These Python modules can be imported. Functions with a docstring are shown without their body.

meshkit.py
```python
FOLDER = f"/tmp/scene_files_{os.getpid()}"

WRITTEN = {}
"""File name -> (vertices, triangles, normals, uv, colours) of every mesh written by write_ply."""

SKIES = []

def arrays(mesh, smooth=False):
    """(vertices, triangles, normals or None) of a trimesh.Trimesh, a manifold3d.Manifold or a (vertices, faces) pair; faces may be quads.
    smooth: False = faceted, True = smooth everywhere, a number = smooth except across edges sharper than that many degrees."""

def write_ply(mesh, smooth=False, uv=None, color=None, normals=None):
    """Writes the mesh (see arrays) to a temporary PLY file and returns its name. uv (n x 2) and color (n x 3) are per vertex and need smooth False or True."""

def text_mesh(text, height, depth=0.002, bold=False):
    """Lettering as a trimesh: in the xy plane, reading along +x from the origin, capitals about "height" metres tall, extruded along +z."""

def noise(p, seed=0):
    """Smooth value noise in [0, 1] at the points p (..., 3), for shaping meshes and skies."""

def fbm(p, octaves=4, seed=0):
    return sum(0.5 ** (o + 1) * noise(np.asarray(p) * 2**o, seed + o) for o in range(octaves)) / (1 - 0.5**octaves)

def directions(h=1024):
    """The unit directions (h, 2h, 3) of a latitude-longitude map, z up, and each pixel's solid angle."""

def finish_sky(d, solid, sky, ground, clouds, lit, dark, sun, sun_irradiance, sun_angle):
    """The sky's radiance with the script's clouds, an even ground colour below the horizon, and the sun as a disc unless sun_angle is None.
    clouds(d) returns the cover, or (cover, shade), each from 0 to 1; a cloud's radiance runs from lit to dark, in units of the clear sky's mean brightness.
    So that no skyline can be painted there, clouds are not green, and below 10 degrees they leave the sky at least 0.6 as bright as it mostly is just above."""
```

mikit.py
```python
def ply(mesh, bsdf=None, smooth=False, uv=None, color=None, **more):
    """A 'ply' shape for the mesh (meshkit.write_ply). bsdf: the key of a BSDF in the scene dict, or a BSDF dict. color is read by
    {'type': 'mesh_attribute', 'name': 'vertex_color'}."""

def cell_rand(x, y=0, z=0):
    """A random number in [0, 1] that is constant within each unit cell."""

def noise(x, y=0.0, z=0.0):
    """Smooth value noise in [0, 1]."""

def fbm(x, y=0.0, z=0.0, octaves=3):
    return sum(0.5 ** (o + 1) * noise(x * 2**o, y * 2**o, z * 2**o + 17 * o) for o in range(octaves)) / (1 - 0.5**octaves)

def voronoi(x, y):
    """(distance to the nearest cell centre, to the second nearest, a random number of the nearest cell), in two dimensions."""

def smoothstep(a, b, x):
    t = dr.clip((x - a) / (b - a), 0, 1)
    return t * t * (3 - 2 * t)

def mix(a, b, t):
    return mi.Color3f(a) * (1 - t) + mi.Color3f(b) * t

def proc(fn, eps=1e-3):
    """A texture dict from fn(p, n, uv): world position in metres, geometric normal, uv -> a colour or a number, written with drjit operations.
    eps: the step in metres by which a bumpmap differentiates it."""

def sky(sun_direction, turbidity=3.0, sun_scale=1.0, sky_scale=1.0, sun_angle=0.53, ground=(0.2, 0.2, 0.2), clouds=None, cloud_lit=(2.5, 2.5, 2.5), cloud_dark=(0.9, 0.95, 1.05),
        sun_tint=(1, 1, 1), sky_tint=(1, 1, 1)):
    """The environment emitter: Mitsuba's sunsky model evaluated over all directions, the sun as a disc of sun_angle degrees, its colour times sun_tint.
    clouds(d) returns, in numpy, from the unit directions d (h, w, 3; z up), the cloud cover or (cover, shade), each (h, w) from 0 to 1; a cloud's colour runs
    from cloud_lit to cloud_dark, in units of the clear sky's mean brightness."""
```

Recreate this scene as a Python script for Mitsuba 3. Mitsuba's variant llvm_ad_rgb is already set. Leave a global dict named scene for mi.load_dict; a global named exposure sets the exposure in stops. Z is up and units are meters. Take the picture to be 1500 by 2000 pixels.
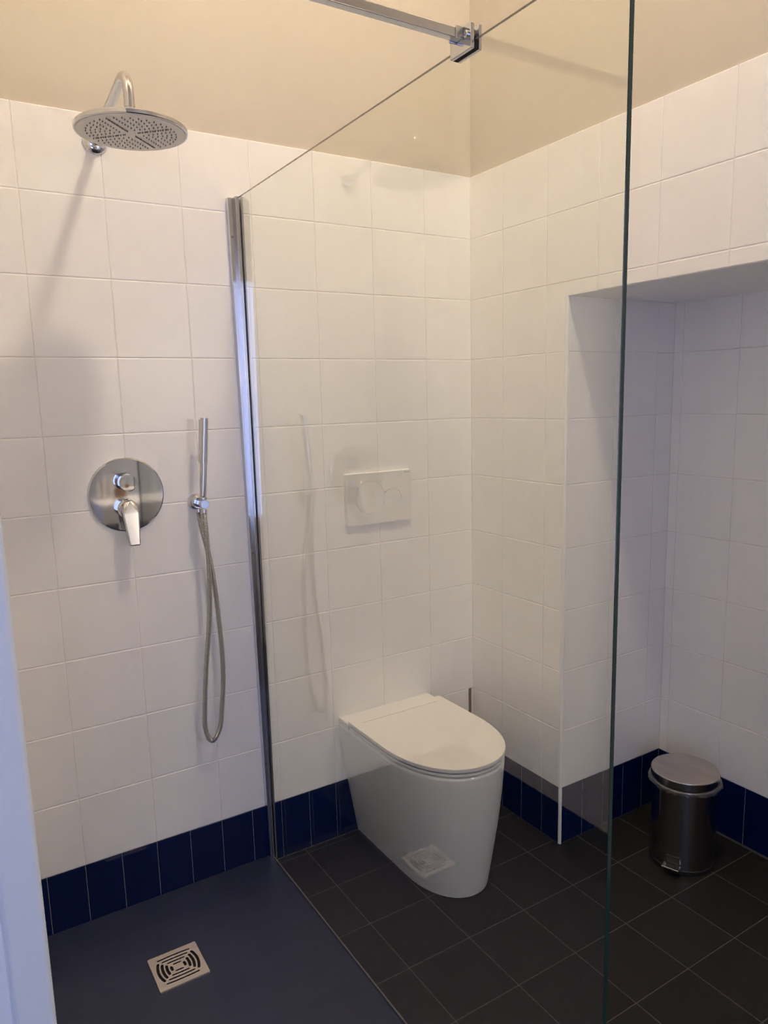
import math, random
import numpy as np
import trimesh
import drjit as dr
import mitsuba as mi
import manifold3d as m3
from shapely.geometry import Polygon, Point, LineString, box as sbox
from shapely import affinity
from shapely.ops import unary_union
import mikit, meshkit

T = mi.ScalarTransform4f
random.seed(7)
RNG = np.random.default_rng(7)
scene, labels = {}, {}

# ------------------------------------------------------------------ camera
CAM = np.array([-1.6497753, -2.0673474, 1.4774143])
FWD = np.array([0.5171295, 0.8402862, -0.1627763])
UP = np.array([0.1069357, 0.1252595, 0.9863442])
scene['camera'] = {
    'type': 'perspective', 'fov': 54.98637, 'fov_axis': 'x', 'near_clip': 0.05, 'far_clip': 50.0,
    'principal_point_offset_x': 1.8556 / 1500.0, 'principal_point_offset_y': -14.813 / 2000.0,
    'to_world': T().look_at(origin=CAM.tolist(), target=(CAM + FWD).tolist(), up=UP.tolist()),
}
exposure = 0.0

# ------------------------------------------------------------------ light of the place
LAMP_POS, LAMP_R = (-0.66, -1.24, 3.70), 0.09
LAMP_RADIANCE = (276.0, 228.0, 170.0)      # warm ceiling globe
WINDOW_RADIANCE = (1.02, 1.36, 2.62)         # bluish daylight in the window pane behind the camera

WALL_LAMP_RADIANCE = (225.0, 190.0, 154.0)       # small lamp beside the mirror, behind the camera

# ------------------------------------------------------------------ materials
def two(b):
    return {'type': 'twosided', 'bsdf': b}

def pr(c, rough, spec=0.5, **k):
    bc = c if isinstance(c, dict) else {'type': 'rgb', 'value': list(c)}
    return {'type': 'principled', 'base_color': bc, 'roughness': rough, 'specular': spec, **k}

def mat(name, b):
    scene[name] = b
    return name

def wavy(b, scale, height):
    def fn(p, n, uv):
        return mikit.fbm(p.x * scale, p.y * scale, p.z * scale, 2) * height
    return {'type': 'bumpmap', 'arbitrary': mikit.proc(fn, 2e-3), 'bsdf': b}

def tile_col(p, n, uv):
    t = mikit.cell_rand(dr.floor(p.x * 5 + 40.5), dr.floor(p.y * 5 + 40.5), dr.floor(p.z * 5 + 0.02))
    g = mikit.fbm(p.x * 9, p.y * 9, p.z * 9, 2)
    return mikit.mix((0.83, 0.81, 0.785), (0.86, 0.845, 0.82), 0.5 * t + 0.5 * g)

def paint_col(p, n, uv):
    g = mikit.fbm(p.x * 2.1 + 3, p.y * 2.1, p.z * 2.1, 3)
    return mikit.mix((0.515, 0.465, 0.390), (0.55, 0.50, 0.425), g)

def floor_col(p, n, uv):
    g = mikit.fbm(p.x * 14, p.y * 14, 0.3, 3)
    r = mikit.cell_rand(dr.floor((p.x + 0.715) * 5), dr.floor((p.y + 0.024) * 5), 3)
    return mikit.mix((0.0065, 0.0064, 0.0072), (0.0110, 0.0108, 0.0118), 0.55 * g + 0.45 * r)

def tray_col(p, n, uv):
    g = mikit.fbm(p.x * 22, p.y * 22, 1.7, 4)
    s = mikit.fbm(p.x * 5, p.y * 60, 4.1, 3)
    return mikit.mix((0.0090, 0.0135, 0.036), (0.016, 0.0215, 0.056), 0.6 * g + 0.4 * s)

def navy_col(p, n, uv):
    g = mikit.fbm(p.x * 10, p.y * 10, p.z * 10, 2)
    return mikit.mix((0.0005, 0.0050, 0.038), (0.0008, 0.0062, 0.048), g)

def steel_col(p, n, uv):
    g = mikit.fbm(p.x * 60, p.y * 12, p.z * 30, 3)
    return mikit.mix((0.46, 0.42, 0.39), (0.62, 0.57, 0.53), g)

M_TILE = mat('white_tile_glaze', two(pr(mikit.proc(tile_col), 0.30, 0.45)))
M_GROUT = mat('white_grout', two(pr((0.74, 0.71, 0.67), 0.8, 0.2)))
M_PAINT = mat('cream_paint', two(pr(mikit.proc(paint_col), 0.6, 0.25)))
M_WHITE = mat('white_paint', two(pr((0.80, 0.79, 0.77), 0.4, 0.4)))
M_CASING = mat('casing_paint', two(pr((0.59, 0.63, 0.68), 0.4, 0.4)))
M_BACK = mat('blue_grey_paint', two(pr((0.42, 0.45, 0.52), 0.6, 0.3)))
M_NAVY = mat('navy_tile_glaze', two(pr(mikit.proc(navy_col), 0.06, 0.38)))
M_NAVYG = mat('grey_grout', two(pr((0.16, 0.16, 0.19), 0.8, 0.2)))
M_FLOOR = mat('floor_tile_stone', two(pr(mikit.proc(floor_col), 0.48, 0.17)))
M_FGROUT = mat('floor_grout', two(pr((0.050, 0.047, 0.046), 0.8, 0.2)))
M_TRAY = mat('tray_slate', two(pr(mikit.proc(tray_col), 0.45, 0.4)))
M_CHROME = mat('chrome', two(pr((0.60, 0.605, 0.63), 0.045, 0.5, metallic=1.0)))
M_HOSE = mat('hose_steel', two(pr((0.33, 0.345, 0.38), 0.14, 0.5, metallic=1.0)))
M_SATIN = mat('satin_chrome', two(pr((0.66, 0.64, 0.62), 0.25, 0.5, metallic=1.0)))
M_HEADFACE = mat('grey_head_face', two(pr((0.58, 0.55, 0.52), 0.35, 0.5, metallic=0.3)))
M_RUBBER = mat('dark_rubber', two(pr((0.10, 0.095, 0.09), 0.6, 0.3)))
M_STEEL = mat('brushed_steel', two(pr(mikit.proc(steel_col), 0.30, 0.5, metallic=1.0)))
M_DRAIN = mat('drain_steel', two(pr((0.66, 0.58, 0.50), 0.38, 0.5, metallic=0.75)))
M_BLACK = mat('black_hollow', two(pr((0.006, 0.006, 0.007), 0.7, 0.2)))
M_BIN = mat('bin_steel', two(pr((0.42, 0.41, 0.41), 0.13, 0.5, metallic=1.0)))
M_PLASTIC = mat('black_plastic', two(pr((0.012, 0.012, 0.013), 0.35, 0.5)))
M_CERAMIC = mat('white_ceramic', two(pr((0.80, 0.79, 0.775), 0.07, 0.5)))
M_SEAT = mat('white_seat_plastic', two(pr((0.82, 0.79, 0.765), 0.16, 0.5)))
M_FLUSH = mat('white_plate_plastic', two(pr((0.80, 0.78, 0.75), 0.22, 0.5)))
M_MARK = mat('grey_print', two(pr((0.30, 0.28, 0.26), 0.5, 0.3)))
M_SHADE = mat('grey_plastic', two(pr((0.50, 0.48, 0.455), 0.4, 0.3)))
M_GLASS = mat('clear_glass', {'type': 'thindielectric', 'int_ior': 1.70, 'ext_ior': 1.0,
                              'specular_transmittance': {'type': 'rgb', 'value': [0.965, 0.985, 0.925]}})
M_GEDGE = mat('glass_edge_green', two(pr((0.010, 0.030, 0.028), 0.10, 0.6)))
M_GTOP = mat('glass_edge_pale', two(pr((0.42, 0.35, 0.25), 0.15, 0.5)))
M_SEAL = mat('grey_seal', two(pr((0.10, 0.10, 0.10), 0.4, 0.4)))
M_BAG = mat('clear_bag_film', {'type': 'principledthin', 'base_color': {'type': 'rgb', 'value': [0.75, 0.74, 0.74]},
                               'roughness': 0.10, 'spec_trans': 0.85, 'diff_trans': 0.8, 'eta': 1.45})
M_SLOT = mat('brown_gap', two(pr((0.060, 0.048, 0.040), 0.9, 0.1)))
M_WOOD = mat('brown_wicker', two(pr((0.22, 0.12, 0.06), 0.7, 0.3)))

# ------------------------------------------------------------------ mesh helpers
def join(*ms):
    return trimesh.util.concatenate([m for m in ms if m is not None])

def bx(x0, x1, y0, y1, z0, z1):
    b = trimesh.creation.box((x1 - x0, y1 - y0, z1 - z0))
    b.apply_translation(((x0 + x1) / 2, (y0 + y1) / 2, (z0 + z1) / 2))
    return b

def rbox(x0, x1, y0, y1, z0, z1, r=0.002, seg=8):
    s = m3.Manifold.sphere(r, seg)
    pts = [s.translate((x, y, z)) for x in (x0 + r, x1 - r) for y in (y0 + r, y1 - r) for z in (z0 + r, z1 - r)]
    return man(m3.Manifold.batch_hull(pts))

def man(m):
    o = m.to_mesh()
    return trimesh.Trimesh(np.array(o.vert_properties)[:, :3], np.array(o.tri_verts), process=False)

def extrude(poly, h):
    gs = getattr(poly, 'geoms', [poly])
    return join(*[trimesh.creation.extrude_polygon(g, h, engine='earcut') for g in gs])

def lathe(profile, seg=64):
    return trimesh.creation.revolve(np.array(profile, float), sections=seg)

def frame(m, origin, u, v, n):
    """local x, y, z -> u, v, n at origin"""
    A = np.eye(4)
    A[:3, 0], A[:3, 1], A[:3, 2], A[:3, 3] = u, v, n, origin
    m = m.copy()
    m.apply_transform(A)
    return m

def to_wall(m, x, z, y=0.0):
    """local z axis points out of the back wall (-y), local y is up"""
    return frame(m, (x, y, z), (1, 0, 0), (0, 0, 1), (0, -1, 0))

def tube(points, radius, sides=16, cap=True):
    p = np.asarray(points, float)
    r = np.broadcast_to(np.asarray(radius, float), (len(p),))
    t = np.gradient(p, axis=0)
    t /= np.linalg.norm(t, axis=1, keepdims=True)
    a = np.cross(t[0], [0.3, 0.9, 0.1]); a /= np.linalg.norm(a)
    A = []
    for k in range(len(p)):
        a = a - t[k] * (a @ t[k]); a /= np.linalg.norm(a)
        A.append(a)
    A = np.array(A); B = np.cross(t, A)
    ang = np.arange(sides) * 2 * np.pi / sides
    v = p[:, None] + r[:, None, None] * (np.cos(ang)[None, :, None] * A[:, None] + np.sin(ang)[None, :, None] * B[:, None])
    v = v.reshape(-1, 3)
    i, j = np.meshgrid(np.arange(len(p) - 1), np.arange(sides), indexing='ij')
    q = np.stack([i * sides + j, i * sides + (j + 1) % sides, (i + 1) * sides + (j + 1) % sides, (i + 1) * sides + j], -1).reshape(-1, 4)
    f = np.vstack([q[:, [0, 1, 2]], q[:, [0, 2, 3]]])
    if cap:
        n = len(v)
        v = np.vstack([v, p[0], p[-1]])
        k = np.arange(sides)
        f = np.vstack([f, np.stack([np.full(sides, n), (k + 1) % sides, k], -1),
                       np.stack([np.full(sides, n + 1), (len(p) - 1) * sides + k, (len(p) - 1) * sides + (k + 1) % sides], -1)])
    return trimesh.Trimesh(v, f, process=False)

def spline(pts, n):
    from scipy.interpolate import CubicSpline
    p = np.asarray(pts, float)
    d = np.r_[0, np.cumsum(np.linalg.norm(np.diff(p, axis=0), axis=1) ** 0.7)]
    c = CubicSpline(d, p)
    q = c(np.linspace(0, d[-1], 4000))
    s = np.r_[0, np.cumsum(np.linalg.norm(np.diff(q, axis=0), axis=1))]
    return np.stack([np.interp(np.linspace(0, s[-1], n), s, q[:, k]) for k in range(3)], -1), s[-1]

def loft(rings, cap=True):
    n = len(rings[0])
    v = np.vstack(rings)
    i, j = np.meshgrid(np.arange(len(rings) - 1), np.arange(n), indexing='ij')
    q = np.stack([i * n + j, i * n + (j + 1) % n, (i + 1) * n + (j + 1) % n, (i + 1) * n + j], -1).reshape(-1, 4)
    f = np.vstack([q[:, [0, 1, 2]], q[:, [0, 2, 3]]])
    if cap:
        c0, c1 = len(v), len(v) + 1
        v = np.vstack([v, rings[0].mean(0), rings[-1].mean(0)])
        k = np.arange(n)
        f = np.vstack([f, np.stack([np.full(n, c0), (k + 1) % n, k], -1),
                       np.stack([np.full(n, c1), (len(rings) - 1) * n + k, (len(rings) - 1) * n + (k + 1) % n], -1)])
    return trimesh.Trimesh(v, f, process=False)

# ------------------------------------------------------------------ naming helpers
def free(key):
    if key not in scene and key not in labels:
        return key
    k = 1
    while f'{key}_{k:03d}' in scene or f'{key}_{k:03d}' in labels:
        k += 1
    return f'{key}_{k:03d}'

def obj(name, mesh, m, parent=None, smooth=False, label=None, **more):
    key = free((parent + '__' if parent else '') + name)
    scene[key] = mikit.ply(mesh, m, smooth=smooth, **more)
    if label:
        labels[key] = {'label': label}
    return key

def thing(name, label, cat, group=None):
    key = free(name)
    labels[key] = {'label': label, 'category': cat}
    if group:
        labels[key]['group'] = group
    return key

def struct(name, mesh, m, label, cat):
    scene[name] = mikit.ply(mesh, m)
    labels[name] = {'label': label, 'category': cat, 'kind': 'structure'}
    return name

# ------------------------------------------------------------------ tiles
TILE_T = 0.0045
_tile_cache = {}

def tile_mesh(w, h, t=TILE_T, bev=((0.0, 0.0020), (0.0002, 0.0011), (0.0006, 0.0004), (0.0012, 0.0))):
    """pillow-edged tile: front at z = 0, back at z = -t"""
    rings = []
    for d, c in list(bev) + [(t, 0.0)]:
        rings.append([(c, c, -d), (w - c, c, -d), (w - c, h - c, -d), (c, h - c, -d)])
    v = np.array(rings).reshape(-1, 3)
    f = [(0, 1, 2), (0, 2, 3)]
    for k in range(len(rings) - 1):
        for j in range(4):
            a, b = k * 4 + j, k * 4 + (j + 1) % 4
            c, d = a + 4, b + 4
            f += [(a, c, d), (a, d, b)]
    return trimesh.Trimesh(v, np.array(f), process=False)

def cuts(lo, hi, first, step):
    k = math.floor((lo - first) / step)
    c = [lo]
    while True:
        x = first + k * step
        if x >= hi - 1e-6:
            break
        if x > lo + 1e-6:
            c.append(x)
        k += 1
    return c + [hi]

def lay(holder, name, origin, u, v, n, us, vs, m, gap=0.0017, skip=None, tilt=0.0, t=TILE_T, bev=None):
    origin, u, v, n = (np.array(a, float) for a in (origin, u, v, n))
    for a0, a1 in zip(us[:-1], us[1:]):
        for b0, b1 in zip(vs[:-1], vs[1:]):
            if skip and skip((a0 + a1) / 2, (b0 + b1) / 2):
                continue
            w, h = a1 - a0 - gap, b1 - b0 - gap
            if w < 0.006 or h < 0.006:
                continue
            key = (round(w, 4), round(h, 4), m, t)
            if key not in _tile_cache:
                _tile_cache[key] = mikit.ply(tile_mesh(w, h, t, *( [bev] if bev else [])), m)
            A = np.eye(4)
            # every tile sits a hair out of true
            ru, rv = (RNG.normal(0, tilt, 2) if tilt else (0, 0))
            nn = n + u * ru + v * rv; nn /= np.linalg.norm(nn)
            uu = u - nn * (u @ nn); uu /= np.linalg.norm(uu)
            vv = np.cross(nn, uu)
            c = origin + u * (a0 + a1) / 2 + v * (b0 + b1) / 2
            A[:3, 0], A[:3, 1], A[:3, 2] = uu, vv, nn
            A[:3, 3] = c - uu * w / 2 - vv * h / 2 - n * (0.0001 if tilt else 0.0)
            scene[free(f'{holder}__{name}')] = {**_tile_cache[key], 'to_world': T(A.tolist())}

# ------------------------------------------------------------------ dimensions (metres, from the 20 cm tiles)
ZT = 2.1994                      # top edge of the tiling
BASE = ZT - 10 * 0.2             # top edge of the navy base tiles
XL, YE = -1.600, -1.345          # shower side wall, its free end
YO, ND = -0.452, 0.4916          # niche: start on the right wall, depth
NY1, LZ = -1.95, 1.760           # niche far end, underside of its lintel
XG, YG, ZG = -0.835, -1.373, 2.037   # glass panel
TRAY = 0.027
CEIL, YF, XF = 3.84, -3.20, -2.80    # ceiling, front wall, far left wall
S = 0.005                        # plaster face behind the tile face
GR = 0.0012                      # grout face behind the tile face
rows_w = [BASE + 0.2 * k for k in range(11)]
rows_b = [0.0, BASE]

# ------------------------------------------------------------------ setting
floor = struct('floor', bx(XF, ND + 0.1, YF, 0.0, -0.12, -0.0009), M_FGROUT,
               'floor of square dark grey tiles with thin grey joints around the toilet', 'floor')
ceiling = struct('ceiling', bx(XF, ND + 0.1, YF, 0.1, CEIL, CEIL + 0.1), M_PAINT, 'high painted ceiling above the shower', 'ceiling')
wall_back = struct('wall_back', bx(XF, S + 0.0001, S, 0.12, -0.12, CEIL), M_PAINT,
                   'back wall with white tiles, navy base tiles and cream paint above, behind shower and toilet', 'wall')
wall_right = struct('wall_right', join(
    bx(S, ND + 0.12, YO + S, S, -0.12, CEIL),
    bx(S, ND + S, NY1, YO + S, LZ, CEIL),
    bx(ND + S, ND + 0.12, NY1, YO + S, -0.12, CEIL),
    bx(S, ND + 0.12, YF, NY1, -0.12, CEIL)), M_PAINT,
    'right wall with white tiles, cream paint above and a deep recess holding the bin', 'wall')
wall_left = struct('wall_left', bx(-1.735, XL - S, YE, S, -0.12, CEIL), M_WHITE,
                   'shower side wall at the left, its white end close to the camera', 'wall')
wall_front = struct('wall_front', bx(XF, ND + 0.12, YF - 0.1, YF, -0.12, CEIL), M_BACK, 'plain blue-grey wall behind the camera', 'wall')
wall_far = struct('wall_far', bx(XF - 0.1, XF, YF, 0.12, -0.12, CEIL), M_BACK, 'plain blue-grey outer wall left of the camera', 'wall')

# grout beds
obj('grout', bx(XL, 0.0, GR, S, BASE, ZT - 0.004), M_GROUT, wall_back)
obj('base_grout', bx(XL, 0.0, GR, S, 0.0, BASE), M_NAVYG, wall_back)
gr = [bx(GR, S, YO + 0.008, 0.0, BASE, ZT - 0.004), bx(GR, S, NY1, YO + 0.008, LZ + 0.001, ZT - 0.004),
      bx(0.008, ND, YO + GR, YO + S, BASE, LZ), bx(ND + GR, ND + S, NY1, YO, BASE, LZ)]
obj('grout', join(*gr), M_GROUT, wall_right)
obj('base_grout', join(bx(GR, S, YO + 0.008, 0.0, 0.0, BASE), bx(0.008, ND, YO + GR, YO + S, 0.0, BASE),
                       bx(ND + GR, ND + S, NY1, YO, 0.0, BASE)), M_NAVYG, wall_right)
obj('grout', bx(XL - S, XL - GR, YE + 0.008, 0.0, BASE, ZT - 0.004), M_GROUT, wall_left)
obj('base_grout', bx(XL - S, XL - GR, YE + 0.008, 0.0, 0.0, BASE), M_NAVYG, wall_left)

TILT = 0.0005
UZ = (0, 0, 1)
# back wall (u = +x from the shower side wall)
def back_cols(first, step):
    return cuts(XL, 0.0, first, step)
us = back_cols(-0.1909 - 1.4, 0.2)
lay(wall_back, 'tile', (0, 0, 0), (1, 0, 0), UZ, (0, -1, 0), us, rows_w[1:], M_TILE, tilt=TILT)
us_low = us[:-1] + [-0.0075 - 0.0125]            # the lowest row stops short of the corner
lay(wall_back, 'tile', (0, 0, 0), (1, 0, 0), UZ, (0, -1, 0), us_low, rows_w[:2], M_TILE, tilt=TILT)
lay(wall_back, 'tile', (0, 0, 0), (1, 0, 0), UZ, (0, -1, 0), [-0.0075, 0.0], rows_w[:2], M_TILE)
obj('joint_gap', bx(-0.0205, -0.0080, 0.0004, GR, BASE + 0.02, BASE + 0.199), M_SLOT, wall_back, label='dark open gap beside the corner')
usb = back_cols(-0.1909 - 1.4, 0.1)
lay(wall_back, 'base_tile', (0, 0, 0), (1, 0, 0), UZ, (0, -1, 0), usb, rows_b, M_NAVY, tilt=TILT * 0.7)
# right wall (u = -y from the corner)
ur = cuts(0.0, -YO - 0.008, 0.165, 0.2)
lay(wall_right, 'tile', (0, 0, 0), (0, -1, 0), UZ, (-1, 0, 0), ur, rows_w[:-3], M_TILE, tilt=TILT)
up = cuts(0.0, -NY1, 0.165, 0.2)
lay(wall_right, 'tile', (0, 0, 0), (0, -1, 0), UZ, (-1, 0, 0), up, rows_w[-3:], M_TILE, tilt=TILT)
lay(wall_right, 'tile', (0, 0, 0), (0, -1, 0), UZ, (-1, 0, 0), up[:3], rows_w[-4:-2], M_TILE, tilt=TILT)
lay(wall_right, 'tile', (0, 0, 0), (0, -1, 0), UZ, (-1, 0, 0), up[3:], [LZ, rows_w[-3]], M_TILE, tilt=TILT)
# the tile cut in an L around the upper corner of the recess
ell = unary_union([sbox(up[2] + 0.0009, rows_w[-4] + 0.0009, -YO - 0.009, rows_w[-3] - 0.0009), sbox(up[2] + 0.0009, LZ, up[3] - 0.0009, rows_w[-3] - 0.0009)])
e1 = extrude(ell, TILE_T - 0.0006); e2 = extrude(ell.buffer(-0.0010, join_style=2), 0.0006); e2.apply_translation((0, 0, TILE_T - 0.0006))
e1 = join(e1, e2); e1.apply_translation((0, 0, -TILE_T))
obj('tile', frame(e1, (0, 0, 0), (0, -1, 0), (0, 0, 1), (-1, 0, 0)), M_TILE, wall_right)
obj('sealant', extrude(Polygon([(0.0, 0.0), (-0.003, 0.0), (-0.0006, -0.0006), (0.0, -0.003)]), ZT - BASE - 0.002).apply_translation((0, 0, BASE + 0.001)), M_GROUT, wall_right)
obj('sealant', extrude(Polygon([(ND, YO), (ND - 0.003, YO), (ND - 0.0006, YO - 0.0006), (ND, YO - 0.003)]), LZ - BASE - 0.003).apply_translation((0, 0, BASE + 0.001)), M_GROUT, wall_right)
obj('soffit', bx(0.0005, ND + S, NY1, YO, LZ - 0.0005, LZ), M_WHITE, wall_right, label='smooth plastered underside of the recess')
lay(wall_right, 'base_tile', (0, 0, 0), (0, -1, 0), UZ, (-1, 0, 0), cuts(0.0, -YO - 0.008, 0.065, 0.1), rows_b, M_NAVY, tilt=TILT)
# niche return (u = +x) and niche back (u = -y)
rows_n = rows_w[:-3] + [LZ]
lay(wall_right, 'tile', (0, YO, 0), (1, 0, 0), UZ, (0, -1, 0), cuts(0.008, ND, 0.210, 0.2), rows_n, M_TILE, tilt=TILT)
lay(wall_right, 'base_tile', (0, YO, 0), (1, 0, 0), UZ, (0, -1, 0), cuts(0.008, ND, 0.104, 0.1), rows_b, M_NAVY, tilt=TILT)
lay(wall_right, 'tile', (ND, YO, 0), (0, -1, 0), UZ, (-1, 0, 0), cuts(0.0, YO - NY1, 0.0342, 0.2), rows_n, M_TILE, tilt=TILT)
lay(wall_right, 'base_tile', (ND, YO, 0), (0, -1, 0), UZ, (-1, 0, 0), cuts(0.0, YO - NY1, 0.0342, 0.1), rows_b, M_NAVY, tilt=TILT)
# shower side wall (u = +y from its free end)
lay(wall_left, 'tile', (XL, YE, 0), (0, 1, 0), UZ, (1, 0, 0), cuts(0.008, -YE, 0.10, 0.2), rows_w, M_TILE, tilt=TILT)
lay(wall_left, 'base_tile', (XL, YE, 0), (0, 1, 0), UZ, (1, 0, 0), cuts(0.008, -YE, 0.10, 0.1), [TRAY, BASE], M_NAVY, tilt=TILT)
# floor
FT = ((0.0, 0.0007), (0.0002, 0.0003), (0.0005, 0.0))
fx = cuts(-0.834, ND, -0.7152, 0.2)
fy = sorted(-c for c in cuts(0.0, 2.75, 0.024, 0.2))
lay(floor, 'tile', (0, 0, 0), (1, 0, 0), (0, 1, 0), (0, 0, 1), fx, fy, M_FLOOR, gap=0.0032,
    skip=lambda a, b: a > 0.0 and b > YO, t=0.0045, bev=FT)
fx2 = cuts(-2.2, -0.834, -0.7152 - 1.0, 0.2)
fy2 = sorted(-c for c in cuts(1.375, 2.75, 1.424, 0.2))
lay(floor, 'tile', (0, 0, 0), (1, 0, 0), (0, 1, 0), (0, 0, 1), fx2, fy2, M_FLOOR, gap=0.0032, t=0.0045, bev=FT)

# white trim on the outer corner of the niche, casing on the free end of the shower side wall
def quarter(r, n=8):
    a = np.linspace(0, np.pi / 2, n)
    return [(r * math.cos(t), r * math.sin(t)) for t in a]
q = Polygon([(0.008, 0.0), (0.008, 0.008), (0.0, 0.008)] + [(0.008 - 0.008 * math.cos(t), 0.008 - 0.008 * math.sin(t)) for t in np.linspace(0, np.pi / 2, 9)])
tr = extrude(q, LZ - 0.0005)
tr.apply_translation((-0.0015, YO - 0.0015, 0.0))
struct('trim_1', tr, M_WHITE, 'slim white corner trim on the outer edge of the bin recess', 'trim')
scene['trim_1'] = mikit.ply(tr, M_WHITE, smooth=35)
cas = sbox(-1.637, YE - 0.016, XL - 0.0001, YE - 0.0002).buffer(-0.0065).buffer(0.0065, quad_segs=8)
cas = unary_union([cas, sbox(-1.637, YE - 0.008, XL - 0.0001, YE - 0.0002)])
cs = extrude(cas, CEIL)
struct('trim_2', cs, M_CASING, 'pale vertical casing with rounded edges at the left edge of the picture', 'trim')
scene['trim_2'] = mikit.ply(cs, M_CASING, smooth=40)

# window behind the camera, the daylight of the room
WX0, WX1, WZ0, WZ1 = -2.74, -1.44, 0.62, 2.32
scene['window_1'] = mikit.ply(join(bx(WX0 - 0.06, WX1 + 0.06, YF, YF + 0.04, WZ0 - 0.06, WZ0), bx(WX0 - 0.06, WX1 + 0.06, YF, YF + 0.04, WZ1, WZ1 + 0.06),
                                   bx(WX0 - 0.06, WX0, YF, YF + 0.04, WZ0, WZ1), bx(WX1, WX1 + 0.06, YF, YF + 0.04, WZ0, WZ1)), M_WHITE)
labels['window_1'] = {'label': 'white framed frosted window behind the camera', 'category': 'window', 'kind': 'structure'}
pane = trimesh.Trimesh([(WX0, YF + 0.012, WZ0), (WX1, YF + 0.012, WZ0), (WX1, YF + 0.012, WZ1), (WX0, YF + 0.012, WZ1)],
                       [(0, 2, 1), (0, 3, 2)], process=False)
scene['window_1__pane'] = {**mikit.ply(pane, M_WHITE), 'emitter': {'type': 'area', 'radiance': {'type': 'rgb', 'value': list(WINDOW_RADIANCE)}}}

# ------------------------------------------------------------------ ceiling lamp (above the frame)
k = thing('ceiling_lamp', 'round warm glass globe lamp on the ceiling above the picture', 'lamp')
gl = trimesh.creation.icosphere(3, LAMP_R); gl.apply_translation(LAMP_POS)
scene[k + '__globe'] = {**mikit.ply(gl, M_WHITE, smooth=True), 'emitter': {'type': 'area', 'radiance': {'type': 'rgb', 'value': list(LAMP_RADIANCE)}}}
bs = lathe([(0, 0), (0.06, 0), (0.06, 0.012), (0.045, 0.035), (0, 0.035)], 32)
bs.apply_translation((LAMP_POS[0], LAMP_POS[1], CEIL - 0.0355))
obj('base', bs, M_CHROME, k, 40)

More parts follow.
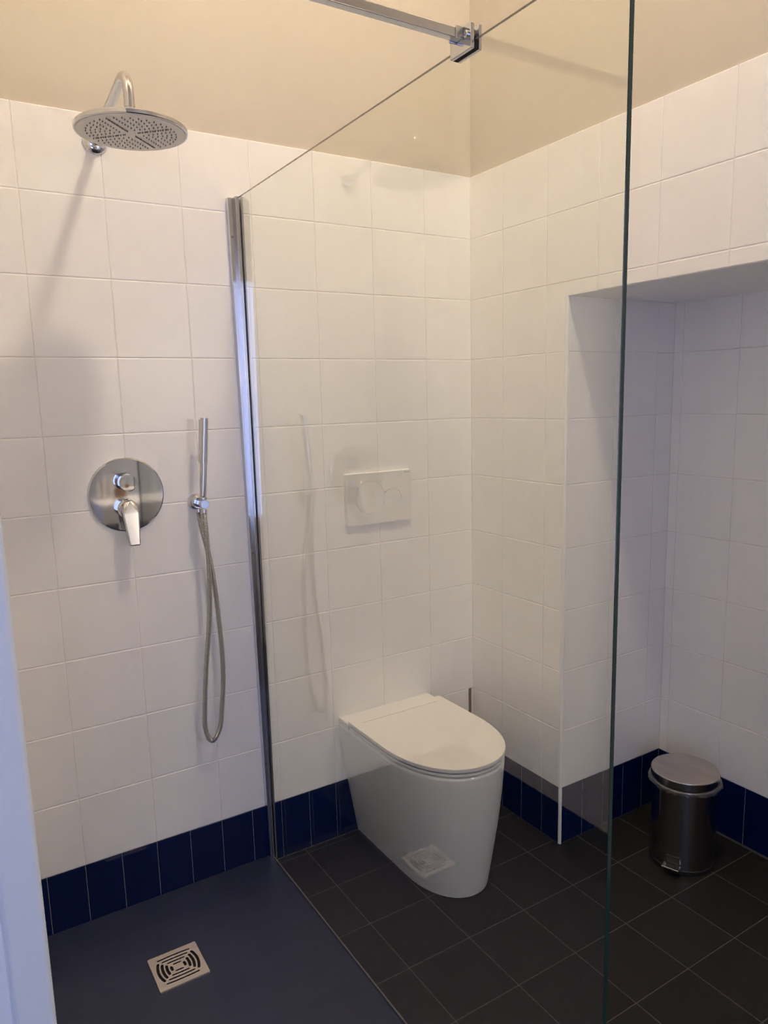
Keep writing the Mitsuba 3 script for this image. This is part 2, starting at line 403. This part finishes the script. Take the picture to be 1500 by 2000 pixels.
k = thing('wall_lamp', 'small round wall lamp behind the camera beside the washbasin', 'lamp')
gl = trimesh.creation.icosphere(3, 0.055); gl.apply_translation((-0.12, YF + 0.10, 1.68))
scene[k + '__globe'] = {**mikit.ply(gl, M_WHITE, smooth=True), 'emitter': {'type': 'area', 'radiance': {'type': 'rgb', 'value': list(WALL_LAMP_RADIANCE)}}}
obj('base', frame(lathe([(0, 0), (0.045, 0), (0.045, 0.012), (0.02, 0.045), (0, 0.045)], 32), (-0.12, YF, 1.68), (1, 0, 0), (0, 0, -1), (0, 1, 0)), M_CHROME, k, 40)

# ------------------------------------------------------------------ shower tray and drain
k = thing('shower_tray', 'dark slate-blue shower tray on the floor left of the glass', 'shower tray')
obj('slab', rbox(XL + 0.0005, -0.8345, -1.372, -0.0005, 0.0, TRAY, 0.002), M_TRAY, k, 30)
k = thing('drain_cover', 'square steel drain cover with rows of slots in the shower tray', 'drain cover')
dc, dh = (-1.2328, -0.3163), 0.0640
slots = []
for g, ang in enumerate((0, 90, 180, 270)):
    thin = g % 2 == 0
    for d, half in (((0.0130, 0.0085), (0.0240, 0.0210), (0.0350, 0.0320), (0.0465, 0.0410)) if thin else ((0.0170, 0.0055), (0.0280, 0.0150), (0.0390, 0.0240), (0.0505, 0.0325))):
        xs = np.linspace(-half, half, 13)
        sag = -(xs ** 2) / (2 * (0.60 if thin else 0.085))
        ln = LineString(np.stack([xs, d + sag], -1)).buffer(0.0023 if thin else 0.0036, quad_segs=3)
        slots.append(affinity.rotate(ln, ang, origin=(0, 0)))
plate = sbox(-dh, -dh, dh, dh).buffer(-0.002).buffer(0.002).difference(unary_union(slots))
pl = extrude(plate, 0.0011); pl.apply_translation((0, 0, 0.0030))
rim = extrude(sbox(-dh, -dh, dh, dh).buffer(-0.002).buffer(0.002).difference(sbox(-dh + 0.004, -dh + 0.004, dh - 0.004, dh - 0.004)), 0.0030)
pl = join(pl, rim); pl.apply_translation((dc[0], dc[1], TRAY + 0.0001))
obj('grate', pl, M_DRAIN, k)
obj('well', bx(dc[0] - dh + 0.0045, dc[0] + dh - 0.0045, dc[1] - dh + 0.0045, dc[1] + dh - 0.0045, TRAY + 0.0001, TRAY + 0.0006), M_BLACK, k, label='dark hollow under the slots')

# ------------------------------------------------------------------ glass screen
k = thing('shower_screen', 'tall clear glass shower panel standing between shower tray and toilet', 'shower screen')
gm = trimesh.Trimesh([(XG, -0.022, TRAY + 0.008), (XG, YG + 0.002, TRAY + 0.008), (XG, YG + 0.002, ZG - 0.001), (XG, -0.022, ZG - 0.001)], [(0, 1, 2), (0, 2, 3)], process=False)
obj('pane', gm, M_GLASS, k)
obj('front_edge', rbox(XG - 0.004, XG + 0.004, YG, YG + 0.0018, TRAY + 0.008, ZG, 0.0006, 4), M_GEDGE, k, label='dark green glass edge')
obj('top_edge', bx(XG - 0.0025, XG + 0.0025, YG + 0.002, -0.022, ZG - 0.0006, ZG), M_GTOP, k)
obj('bottom_seal', rbox(XG - 0.0035, XG + 0.0005, YG, -0.022, TRAY, TRAY + 0.0050, 0.001, 6), M_SEAL, k)
def hexa(b, t):
    """eight-corner block from bottom and top rectangles (x0, x1, y0, y1, z)"""
    v = []
    for x0, x1, y0, y1, z in (b, t):
        v += [(x0, y0, z), (x1, y0, z), (x1, y1, z), (x0, y1, z)]
    h = trimesh.convex.convex_hull(np.array(v))
    return h
obj('wall_channel', hexa((-0.846, -0.839, -0.020, 0.0, TRAY), (-0.866, -0.849, -0.020, 0.0, ZG - 0.004)), M_CHROME, k)
obj('profile_rail', hexa((-0.8412, -0.8392, -0.034, 0.0, TRAY), (-0.8505, -0.8485, -0.034, 0.0, ZG - 0.002)), M_SATIN, k)
obj('wall_profile', hexa((-0.8390, XG - 0.0042 + 0.002, -0.032, 0.0, TRAY), (-0.8484, XG - 0.0042, -0.032, 0.0, ZG - 0.001)), M_CHROME, k)
obj('wall_profile', bx(XG + 0.0015, XG + 0.0075, -0.032, 0.0, TRAY, ZG - 0.001), M_CHROME, k)
for zz in (1.93, 1.03, 0.35, 0.135):
    cap = lathe([(0, 0), (0.0028, 0), (0.0024, 0.0012), (0, 0.0014)], 12)
    f0 = (zz - TRAY) / (ZG - TRAY)
    xx = -0.846 + f0 * (-0.866 + 0.846) + 0.006
    obj('screw_cap', frame(cap, (xx, -0.0201, zz), (1, 0, 0), (0, 0, 1), (0, -1, 0)), M_RUBBER, k)

# ------------------------------------------------------------------ stabiliser bar with clamp
k = thing('stabilizer_bar', 'square chrome bar from the side wall to the glass top, clamped with a small bracket', 'support bar')
BY, BZ = -1.035, 2.0500
obj('bar', rbox(XL + 0.012, XG - 0.012, BY - 0.0075, BY + 0.0075, BZ - 0.0075, BZ + 0.0075, 0.0012, 6), M_CHROME, k, 30)
obj('wall_flange', frame(lathe([(0, 0), (0.022, 0), (0.022, 0.009), (0.019, 0.012), (0, 0.012)], 40), (XL, BY, BZ), (0, 1, 0), (0, 0, 1), (1, 0, 0)), M_CHROME, k, 40)
cl = obj('clamp', join(rbox(XG - 0.0115, XG - 0.0045, BY - 0.030, BY + 0.026, 2.022, 2.060, 0.0015, 6),
                       rbox(XG + 0.0045, XG + 0.0105, BY - 0.030, BY + 0.026, 2.022, 2.060, 0.0015, 6),
                       rbox(XG - 0.0040, XG + 0.0040, BY - 0.012, BY + 0.012, 2.0405, 2.060, 0.001, 6)), M_CHROME, k, 30)
obj('fork', join(rbox(XG - 0.026, XG - 0.0120, BY - 0.0105, BY - 0.0078, BZ - 0.010, BZ + 0.010, 0.001, 6),
                 rbox(XG - 0.026, XG - 0.0120, BY + 0.0078, BY + 0.0105, BZ - 0.010, BZ + 0.010, 0.001, 6)), M_SATIN, k, 30)
sc = lathe([(0, 0), (0.0055, 0), (0.0055, 0.003), (0.0045, 0.0038), (0.0024, 0.0038), (0.0024, 0.0016), (0, 0.0016)], 20)
obj('screw', frame(sc, (XG - 0.0116, BY - 0.019, 2.045), (0, 1, 0), (0, 0, 1), (-1, 0, 0)), M_SATIN, cl, 40)
obj('gasket', join(bx(XG - 0.0044, XG - 0.0003, BY - 0.0295, BY + 0.0255, 2.0225, 2.040), bx(XG + 0.0003, XG + 0.0044, BY - 0.0295, BY + 0.0255, 2.0225, 2.040)), M_BLACK, cl, label='black rubber gasket')

# ------------------------------------------------------------------ rain shower head
HX, HY, HZ, HR = -1.203, -0.358, 2.0490, 0.1165
k = thing('overhead_shower', 'large round chrome rain shower head on a bent arm from the back wall', 'shower head')
es = lathe([(0, 0), (0.030, 0), (0.030, 0.004), (0.026, 0.009), (0.014, 0.013), (0, 0.013)], 48)
obj('escutcheon', to_wall(es, -1.203, 2.132), M_CHROME, k, 40)
el = 0.048
zt = 2.172
arm = [(-1.203, -0.004, 2.132), (-1.203, -0.15, 2.152)]
top = np.array([HX, HY + el, zt]); 
for t in np.linspace(0, np.pi / 2, 14):
    arm.append((HX, HY + el - el * math.sin(t) , zt - el + el * math.cos(t) - 0.006 * (1 - math.sin(t)) * 0))
arm.append((HX, HY, 2.098))
arm = np.array(arm)
obj('arm', tube(np.vstack([arm[0] + (arm[1] - arm[0]) * s for s in np.linspace(0, 1, 6)] + [arm[1] + (arm[2] - arm[1]) * s for s in np.linspace(0.15, 0.9, 6)] + [arm[2:]]), 0.0112, 24), M_CHROME, k, 40)
nut = lathe([(0, 0), (0.0118, 0), (0.0118, 0.0275), (0.0110, 0.029), (0, 0.029)], 32); nut.apply_translation((HX, HY, 2.0685))
obj('coupling', nut, M_CHROME, k, 40)
disc = lathe([(0, -0.0060), (HR - 0.0045, -0.0060), (HR - 0.0035, -0.0068), (HR - 0.0010, -0.0064), (HR, -0.0048), (HR, 0.0020), (HR - 0.003, 0.0042), (HR - 0.012, 0.0052), (0.032, 0.0060), (0.020, 0.0195), (0, 0.0195)], 96)
disc.apply_translation((HX, HY, HZ + 0.0055))
obj('disc', disc, M_CHROME, k, 25)
fp = lathe([(0, 0), (HR - 0.005, 0), (HR - 0.005, 0.0012), (0, 0.0012)], 96); fp.apply_translation((HX, HY, HZ - 0.0020))
obj('face_plate', fp, M_HEADFACE, k, 25, label='matt grey spray face')
noz = []
cone = trimesh.creation.cone(0.0018, -0.0030, sections=7)
for ri, r in enumerate(np.linspace(0.016, 0.092, 9)):
    n = 4 + 4 * ri
    for j in range(n):
        a = 2 * np.pi * j / n + (np.pi / 4)
        # eight open sectors between spokes, as on the photographed face
        off = abs(((a - np.pi / 4) % (np.pi / 2)) - np.pi / 4)
        if 0.62 < off < 0.74 and ri > 1:
            continue
        noz.append(cone.copy().apply_translation((HX + r * math.cos(a) * 1.0, HY + r * math.sin(a), HZ - 0.0022)))
for a in (np.pi / 4, 3 * np.pi / 4, 5 * np.pi / 4, 7 * np.pi / 4):
    for r in np.linspace(0.02, 0.092, 13):
        noz.append(cone.copy().apply_translation((HX + r * math.cos(a), HY + r * math.sin(a), HZ - 0.0022)))
key = obj('nozzles', join(*noz), M_RUBBER, k, label='small dark rubber nozzles')
labels[key]['kind'] = 'stuff'

# ------------------------------------------------------------------ mixer valve
VX, VZ, VR = -1.197, 1.2350, 0.1010
k = thing('shower_mixer', 'round polished chrome mixer plate with knob and lever below the shower head', 'shower mixer')
vp = lathe([(0, 0), (VR, 0), (VR, 0.0035), (VR - 0.0012, 0.0062), (VR - 0.004, 0.0075), (0, 0.0078)], 128)
obj('plate', to_wall(vp, VX, VZ), M_CHROME, k, 12)
kb = lathe([(0, 0.0079), (0.018, 0.0079), (0.018, 0.022), (0.0235, 0.0235), (0.0235, 0.045), (0.022, 0.0475), (0, 0.048)], 48)
obj('diverter_knob', to_wall(kb, VX - 0.002, VZ + 0.036), M_CHROME, k, 30)
sl = lathe([(0, 0.0079), (0.026, 0.0079), (0.026, 0.030), (0.0235, 0.034), (0, 0.034)], 48)
obj('lever_neck', to_wall(sl, VX - 0.006, VZ - 0.035), M_CHROME, k, 30)
lev = m3.Manifold.batch_hull([m3.Manifold.cylinder(0.011, 0.0225, 0.0205, 40).translate((0, 0, 0.0345)),
                              m3.Manifold.sphere(0.004, 20).translate((-0.0085, -0.094, 0.052)),
                              m3.Manifold.sphere(0.004, 20).translate((0.0120, -0.094, 0.052)),
                              m3.Manifold.sphere(0.004, 20).translate((-0.0085, -0.094, 0.060)),
                              m3.Manifold.sphere(0.004, 20).translate((0.0120, -0.094, 0.060)),
                              m3.Manifold.sphere(0.005, 20).translate((-0.017, -0.012, 0.047)),
                              m3.Manifold.sphere(0.005, 20).translate((0.017, -0.012, 0.047))])
obj('lever', to_wall(man(lev), VX - 0.002, VZ - 0.035), M_SATIN, k, 35)

# ------------------------------------------------------------------ hand shower, holder, hose
k = thing('hand_shower', 'slim chrome stick hand shower standing upright in its wall holder', 'hand shower')
b0, b1 = np.array([-1.0030, -0.058, 1.2160]), np.array([-0.9865, -0.062, 1.4350])
st = [b0 + (b1 - b0) * s for s in (0, 0.02, 0.42, 0.44, 0.98, 1.0)]
obj('stick', tube(st, [0.0080, 0.0092, 0.0098, 0.0108, 0.0108, 0.0102], 28), M_CHROME, k, 40)
ff = [b0 + (b1 - b0) * s + np.array([-0.0070, 0.0055, 0]) for s in (0.45, 0.98)]
obj('spray_face', tube(ff, 0.0058, 10), M_HEADFACE, k, 40)
k = thing('hand_shower_holder', 'small round chrome wall holder with outlet gripping the hand shower', 'shower holder')
ho = lathe([(0, 0), (0.0225, 0), (0.0225, 0.004), (0.020, 0.010), (0.0165, 0.012), (0.0165, 0.034), (0.0150, 0.036), (0, 0.036)], 40)
obj('outlet', to_wall(ho, -1.0085, 1.1975), M_CHROME, k, 30)
kn = lathe([(0, 0.0), (0.0125, 0.0), (0.0130, 0.002), (0.0130, 0.034), (0.0115, 0.036), (0, 0.036)], 32)
obj('front_knob', to_wall(kn, -1.0035, 1.1965, -0.0365), M_CHROME, k, 30)
obj('cradle', tube([(-1.0033, -0.058, 1.2098), (-1.0030, -0.058, 1.2155)], 0.0118, 20), M_CHROME, k, 30)
hose = [(-1.0025, -0.058, 1.1810), (-1.000, -0.058, 1.10), (-0.998, -0.055, 1.02), (-1.004, -0.050, 0.873), (-1.0235, -0.045, 0.706), (-1.0355, -0.042, 0.567),
        (-1.0330, -0.040, 0.515), (-1.0165, -0.040, 0.4850), (-0.994, -0.040, 0.512), (-0.984, -0.040, 0.560), (-0.9725, -0.040, 0.660), (-0.9725, -0.038, 0.836), (-0.988, -0.034, 1.037), (-1.0030, -0.030, 1.12), (-1.0080, -0.026, 1.1795)]
_, L = spline(hose, 100)
rings = int(L / 0.0042)
hp, _ = spline(hose, rings * 4 + 1)
hr = 0.0066 + 0.0007 * np.cos(np.arange(len(hp)) * np.pi / 2)
k2 = thing('shower_hose', 'ribbed chrome shower hose hanging in a long loop under the hand shower', 'hose')
obj('hose', tube(hp[8:-8], hr[8:-8], 12), M_HOSE, k2, 40)
obj('ferrule', tube(hp[:10], 0.0082, 18), M_CHROME, k2, 40)
obj('ferrule', tube(hp[-10:], 0.0082, 18), M_CHROME, k2, 40)

# ------------------------------------------------------------------ flush plate
k = thing('flush_plate', 'white rectangular flush plate with two round buttons above the toilet', 'flush plate')
FX, FZ = -0.396, 1.1540
W, H = 0.1255, 0.0845
c1, r1 = (-0.0370, 0.0030), 0.0555
c2, r2 = (0.0485, -0.0080), 0.0365
ol = unary_union([Point(c1).buffer(r1, 32), Point(c2).buffer(r2, 32)])
base = sbox(-W, -H, W, H).buffer(-0.003).buffer(0.003, quad_segs=4)
low = extrude(base, 0.0115)
top = extrude(base.buffer(-0.0006).difference(ol), 0.0025); top.apply_translation((0, 0, 0.0115))
obj('frame', to_wall(join(low, top), FX, FZ), M_FLUSH, k, 30)
big = Point(c1).buffer(r1 - 0.0022, 32)
small = Point(c2).buffer(r2 - 0.0022, 32).difference(Point(c1).buffer(r1 - 0.0004, 32))
for shp in (big, small):
    g = extrude(shp, 0.0016); g2 = extrude(shp.buffer(-0.0012), 0.0022)
    g.apply_translation((0, 0, 0.01155)); g2.apply_translation((0, 0, 0.01155))
    obj('button', to_wall(join(g, g2), FX, FZ), M_FLUSH, k, 30)
txt = meshkit.text_mesh('GEBERIT', 0.0038, 0.0003)
txt.apply_translation((W - 0.0055 - txt.bounds[1][0], H - 0.0085, 0.0140))
obj('lettering', to_wall(txt, FX, FZ), M_MARK, k, label='tiny grey lettering')

# ------------------------------------------------------------------ toilet
TX = -0.390
k = thing('toilet', 'white back-to-wall floor toilet with closed flat lid', 'toilet')

def dshape(w, f, ys, rear=0.0, n=2.15, N=48, rc=0.004):
    """closed D outline, rear edge at y = -rear, straight to y = -ys, rounded front at y = -f"""
    pts = [(-w, -rear - rc), (-w + rc, -rear), (w - rc, -rear), (w, -rear - rc)]
    for s in np.linspace(rear + 0.03, ys, 6)[:-1]:
        pts.append((w, -s))
    for t in np.linspace(0, np.pi, N):
        c, s = math.cos(t), math.sin(t)
        pts.append((w * math.copysign(abs(c) ** (2 / n), c), -ys - (f - ys) * abs(s) ** (2 / n)))
    for s in np.linspace(rear + 0.03, ys, 6)[:-1][::-1]:
        pts.append((-w, -s))
    return np.array(pts)[::-1]

def ring(z, w, f, ys, **kw):
    p = dshape(w, f, ys, **kw)
    return np.column_stack([p[:, 0] + TX, p[:, 1], np.full(len(p), z)])

prof = [(0.000, 0.118, 0.492, 0.300), (0.003, 0.123, 0.497, 0.300), (0.03, 0.128, 0.502, 0.298), (0.08, 0.1365, 0.510, 0.295), (0.14, 0.147, 0.519, 0.290), (0.20, 0.157, 0.528, 0.287),
        (0.26, 0.1665, 0.535, 0.284), (0.32, 0.1745, 0.540, 0.282), (0.37, 0.180, 0.543, 0.280), (0.400, 0.1825, 0.5445, 0.280), (0.407, 0.1815, 0.5435, 0.280), (0.4105, 0.178, 0.540, 0.280)]
obj('bowl', loft([ring(*r) for r in prof]), M_CERAMIC, k, 40)
dk = rbox(TX - 0.1815, TX + 0.1815, -0.066, -0.0005, 0.406, 0.4290, 0.004, 8)
obj('rear_deck', dk, M_CERAMIC, k, 40)

def slab(z0, z1, w, f, ys, rear, r):
    out = []
    for dz, c in ((0, r), (r * 0.3, r * 0.3), (r, 0)):
        out.append(ring(z0 + dz, w - c, f - c, ys, rear=rear + c, rc=0.006))
    for dz, c in ((r, 0), (r * 0.3, r * 0.3), (0, r)):
        out.append(ring(z1 - dz, w - c, f - c, ys, rear=rear + c, rc=0.006))
    return loft(out)
obj('gap_ring', slab(0.4108, 0.4128, 0.174, 0.535, 0.280, 0.075, 0.0004), M_RUBBER, k)
obj('seat', slab(0.4130, 0.4235, 0.183, 0.5445, 0.281, 0.072, 0.0035), M_SEAT, k, 40)
for sx in (-0.12, 0.06):
    obj('hinge_block', rbox(TX + sx, TX + sx + 0.06, -0.100, -0.0665, 0.4240, 0.4282, 0.001, 6), M_PLASTIC, k)
lid = obj('lid', slab(0.4285, 0.4410, 0.185, 0.547, 0.282, 0.067, 0.0022), M_SEAT, k, 40)
obj('hinge_line', bx(TX - 0.148, TX + 0.150, -0.1075, -0.1052, 0.44101, 0.44120), M_SHADE, lid, label='fine groove across the rear of the lid')

# ------------------------------------------------------------------ pedal bin
BX_, BY_ = 0.272, -0.718
k = thing('pedal_bin', 'round steel pedal bin with domed lid in the wall recess', 'bin')
bd = lathe([(0, 0.010), (0.0955, 0.010), (0.0965, 0.014), (0.0965, 0.2700), (0.0950, 0.2725), (0, 0.2725)], 96)
bd.apply_translation((BX_, BY_, 0)); obj('body', bd, M_BIN, k, 30)
bt = lathe([(0, 0), (0.0965, 0), (0.0985, 0.002), (0.0985, 0.013), (0.0970, 0.0150), (0.0968, 0.0150), (0.0968, 0.0098), (0, 0.0098)], 96)
bt.apply_translation((BX_, BY_, 0)); obj('base_ring', bt, M_PLASTIC, k, 30, label='black plastic base ring')
ld = lathe([(0, 0.3035), (0.1004, 0.3035), (0.0995, 0.3050), (0.0960, 0.3068), (0.080, 0.3083), (0.040, 0.3098), (0, 0.3103)], 96)
ld.apply_translation((BX_, BY_, 0)); lk = obj('lid', ld, M_STEEL, k, 30, label='brushed steel lid')
lr = lathe([(0, 0.2800), (0.0995, 0.2800), (0.1012, 0.2810), (0.1012, 0.3015), (0.1005, 0.3034), (0, 0.3034)], 96)
lr.apply_translation((BX_, BY_, 0)); obj('rim', lr, M_BIN, lk, 30)
N = 220
a = np.linspace(0, 2 * np.pi, N, endpoint=False)
rr = []
for z, r, amp in ((0.2730, 0.0968, 0.0), (0.2785, 0.0985, 0.0004), (0.2790, 0.1035, 0.0012), (0.2765, 0.1070, 0.0022), (0.2715, 0.1085, 0.0036), (0.2660, 0.1080, 0.0046)):
    q3 = np.column_stack([np.cos(a) * 5, np.sin(a) * 5, np.full(N, z * 90)])
    nz = (meshkit.fbm(q3 * 1.6, 3, 5) - 0.5) * 2
    nz2 = (meshkit.fbm(q3 * 2.3, 3, 9) - 0.5) * 2
    rad = r + amp * 1.6 * nz
    rr.append(np.column_stack([BX_ + rad * np.cos(a), BY_ + rad * np.sin(a), z + amp * 1.4 * nz2]))
obj('bag_rim', loft(rr, cap=False), M_BAG, k, 60, label='crumpled clear plastic bag edge')
pa = math.atan2(-0.7600 - BY_, 0.1600 - BX_)
R = np.array([[math.cos(pa), -math.sin(pa), 0], [math.sin(pa), math.cos(pa), 0], [0, 0, 1]])
def turn(m):
    M4 = np.eye(4); M4[:3, :3] = R; M4[:3, 3] = (BX_, BY_, 0)
    m = m.copy(); m.apply_transform(M4); return m
ped = obj('pedal', turn(rbox(0.0985, 0.126, -0.026, 0.026, 0.026, 0.031, 0.0015, 8)), M_CHROME, k, 30)
obj('pedal_arm', turn(rbox(0.0970, 0.104, -0.012, 0.012, 0.020, 0.0258, 0.001, 6)), M_PLASTIC, ped)
obj('pedal_slot', turn(rbox(0.0950, 0.0982, -0.020, 0.020, 0.017, 0.056, 0.001, 6)), M_PLASTIC, k)
obj('hinge', turn(rbox(-0.109, -0.0975, -0.018, 0.018, 0.258, 0.2795, 0.002, 8)), M_PLASTIC, k)

# ------------------------------------------------------------------ washbasin with toiletries, seen in the mixer plate
k = thing('washbasin', 'white wall-hung washbasin mirrored in the round chrome mixer plate', 'washbasin')
obj('basin', rbox(-0.77, -0.21, YF + 0.001, YF + 0.46, 0.715, 0.855, 0.012, 10), M_CERAMIC, k, 30)
obj('bowl_rim', extrude(sbox(-0.48, YF + 0.16, -0.29, YF + 0.42).buffer(-0.05).buffer(0.05).difference(sbox(-0.48, YF + 0.16, -0.29, YF + 0.42).buffer(-0.058).buffer(0.05)), 0.003).apply_translation((0, 0, 0.8552)), M_CERAMIC, k)
obj('siphon', tube([(-0.48, YF + 0.25, 0.714), (-0.48, YF + 0.25, 0.60), (-0.48, YF + 0.20, 0.56), (-0.48, YF + 0.12, 0.57), (-0.48, YF + 0.002, 0.57)], 0.018, 16), M_CHROME, k, 40)
for i, (x, hgt, lab) in enumerate(((-0.715, 0.14, 'shortest white bottle mirrored at the left of the mixer plate'), (-0.670, 0.19, 'tallest white bottle mirrored in the mixer plate, beside the shortest'), (-0.625, 0.17, 'white bottle mirrored in the mixer plate, beside the brown basket'))):
    kk = thing('bottle', lab, 'bottle', 'bottles on the washbasin')
    bo = lathe([(0, 0), (0.018, 0), (0.0195, 0.003), (0.0195, hgt * 0.72), (0.010, hgt * 0.80), (0, hgt * 0.80)], 28); bo.apply_translation((x, YF + 0.10, 0.8555))
    obj('body', bo, M_SEAT, kk, 40)
    ca = lathe([(0, 0), (0.012, 0), (0.012, hgt * 0.2), (0, hgt * 0.2)], 20); ca.apply_translation((x, YF + 0.10, 0.8556 + hgt * 0.80))
    obj('cap', ca, M_WHITE, kk, 40)
k = thing('basket', 'small brown basket mirrored in the mixer plate beside the white bottles', 'basket')
ba = lathe([(0, 0), (0.034, 0), (0.044, 0.07), (0.040, 0.07), (0.031, 0.004), (0, 0.004)], 28); ba.apply_translation((-0.56, YF + 0.10, 0.8555))
obj('bowl', ba, M_WOOD, k, 40)
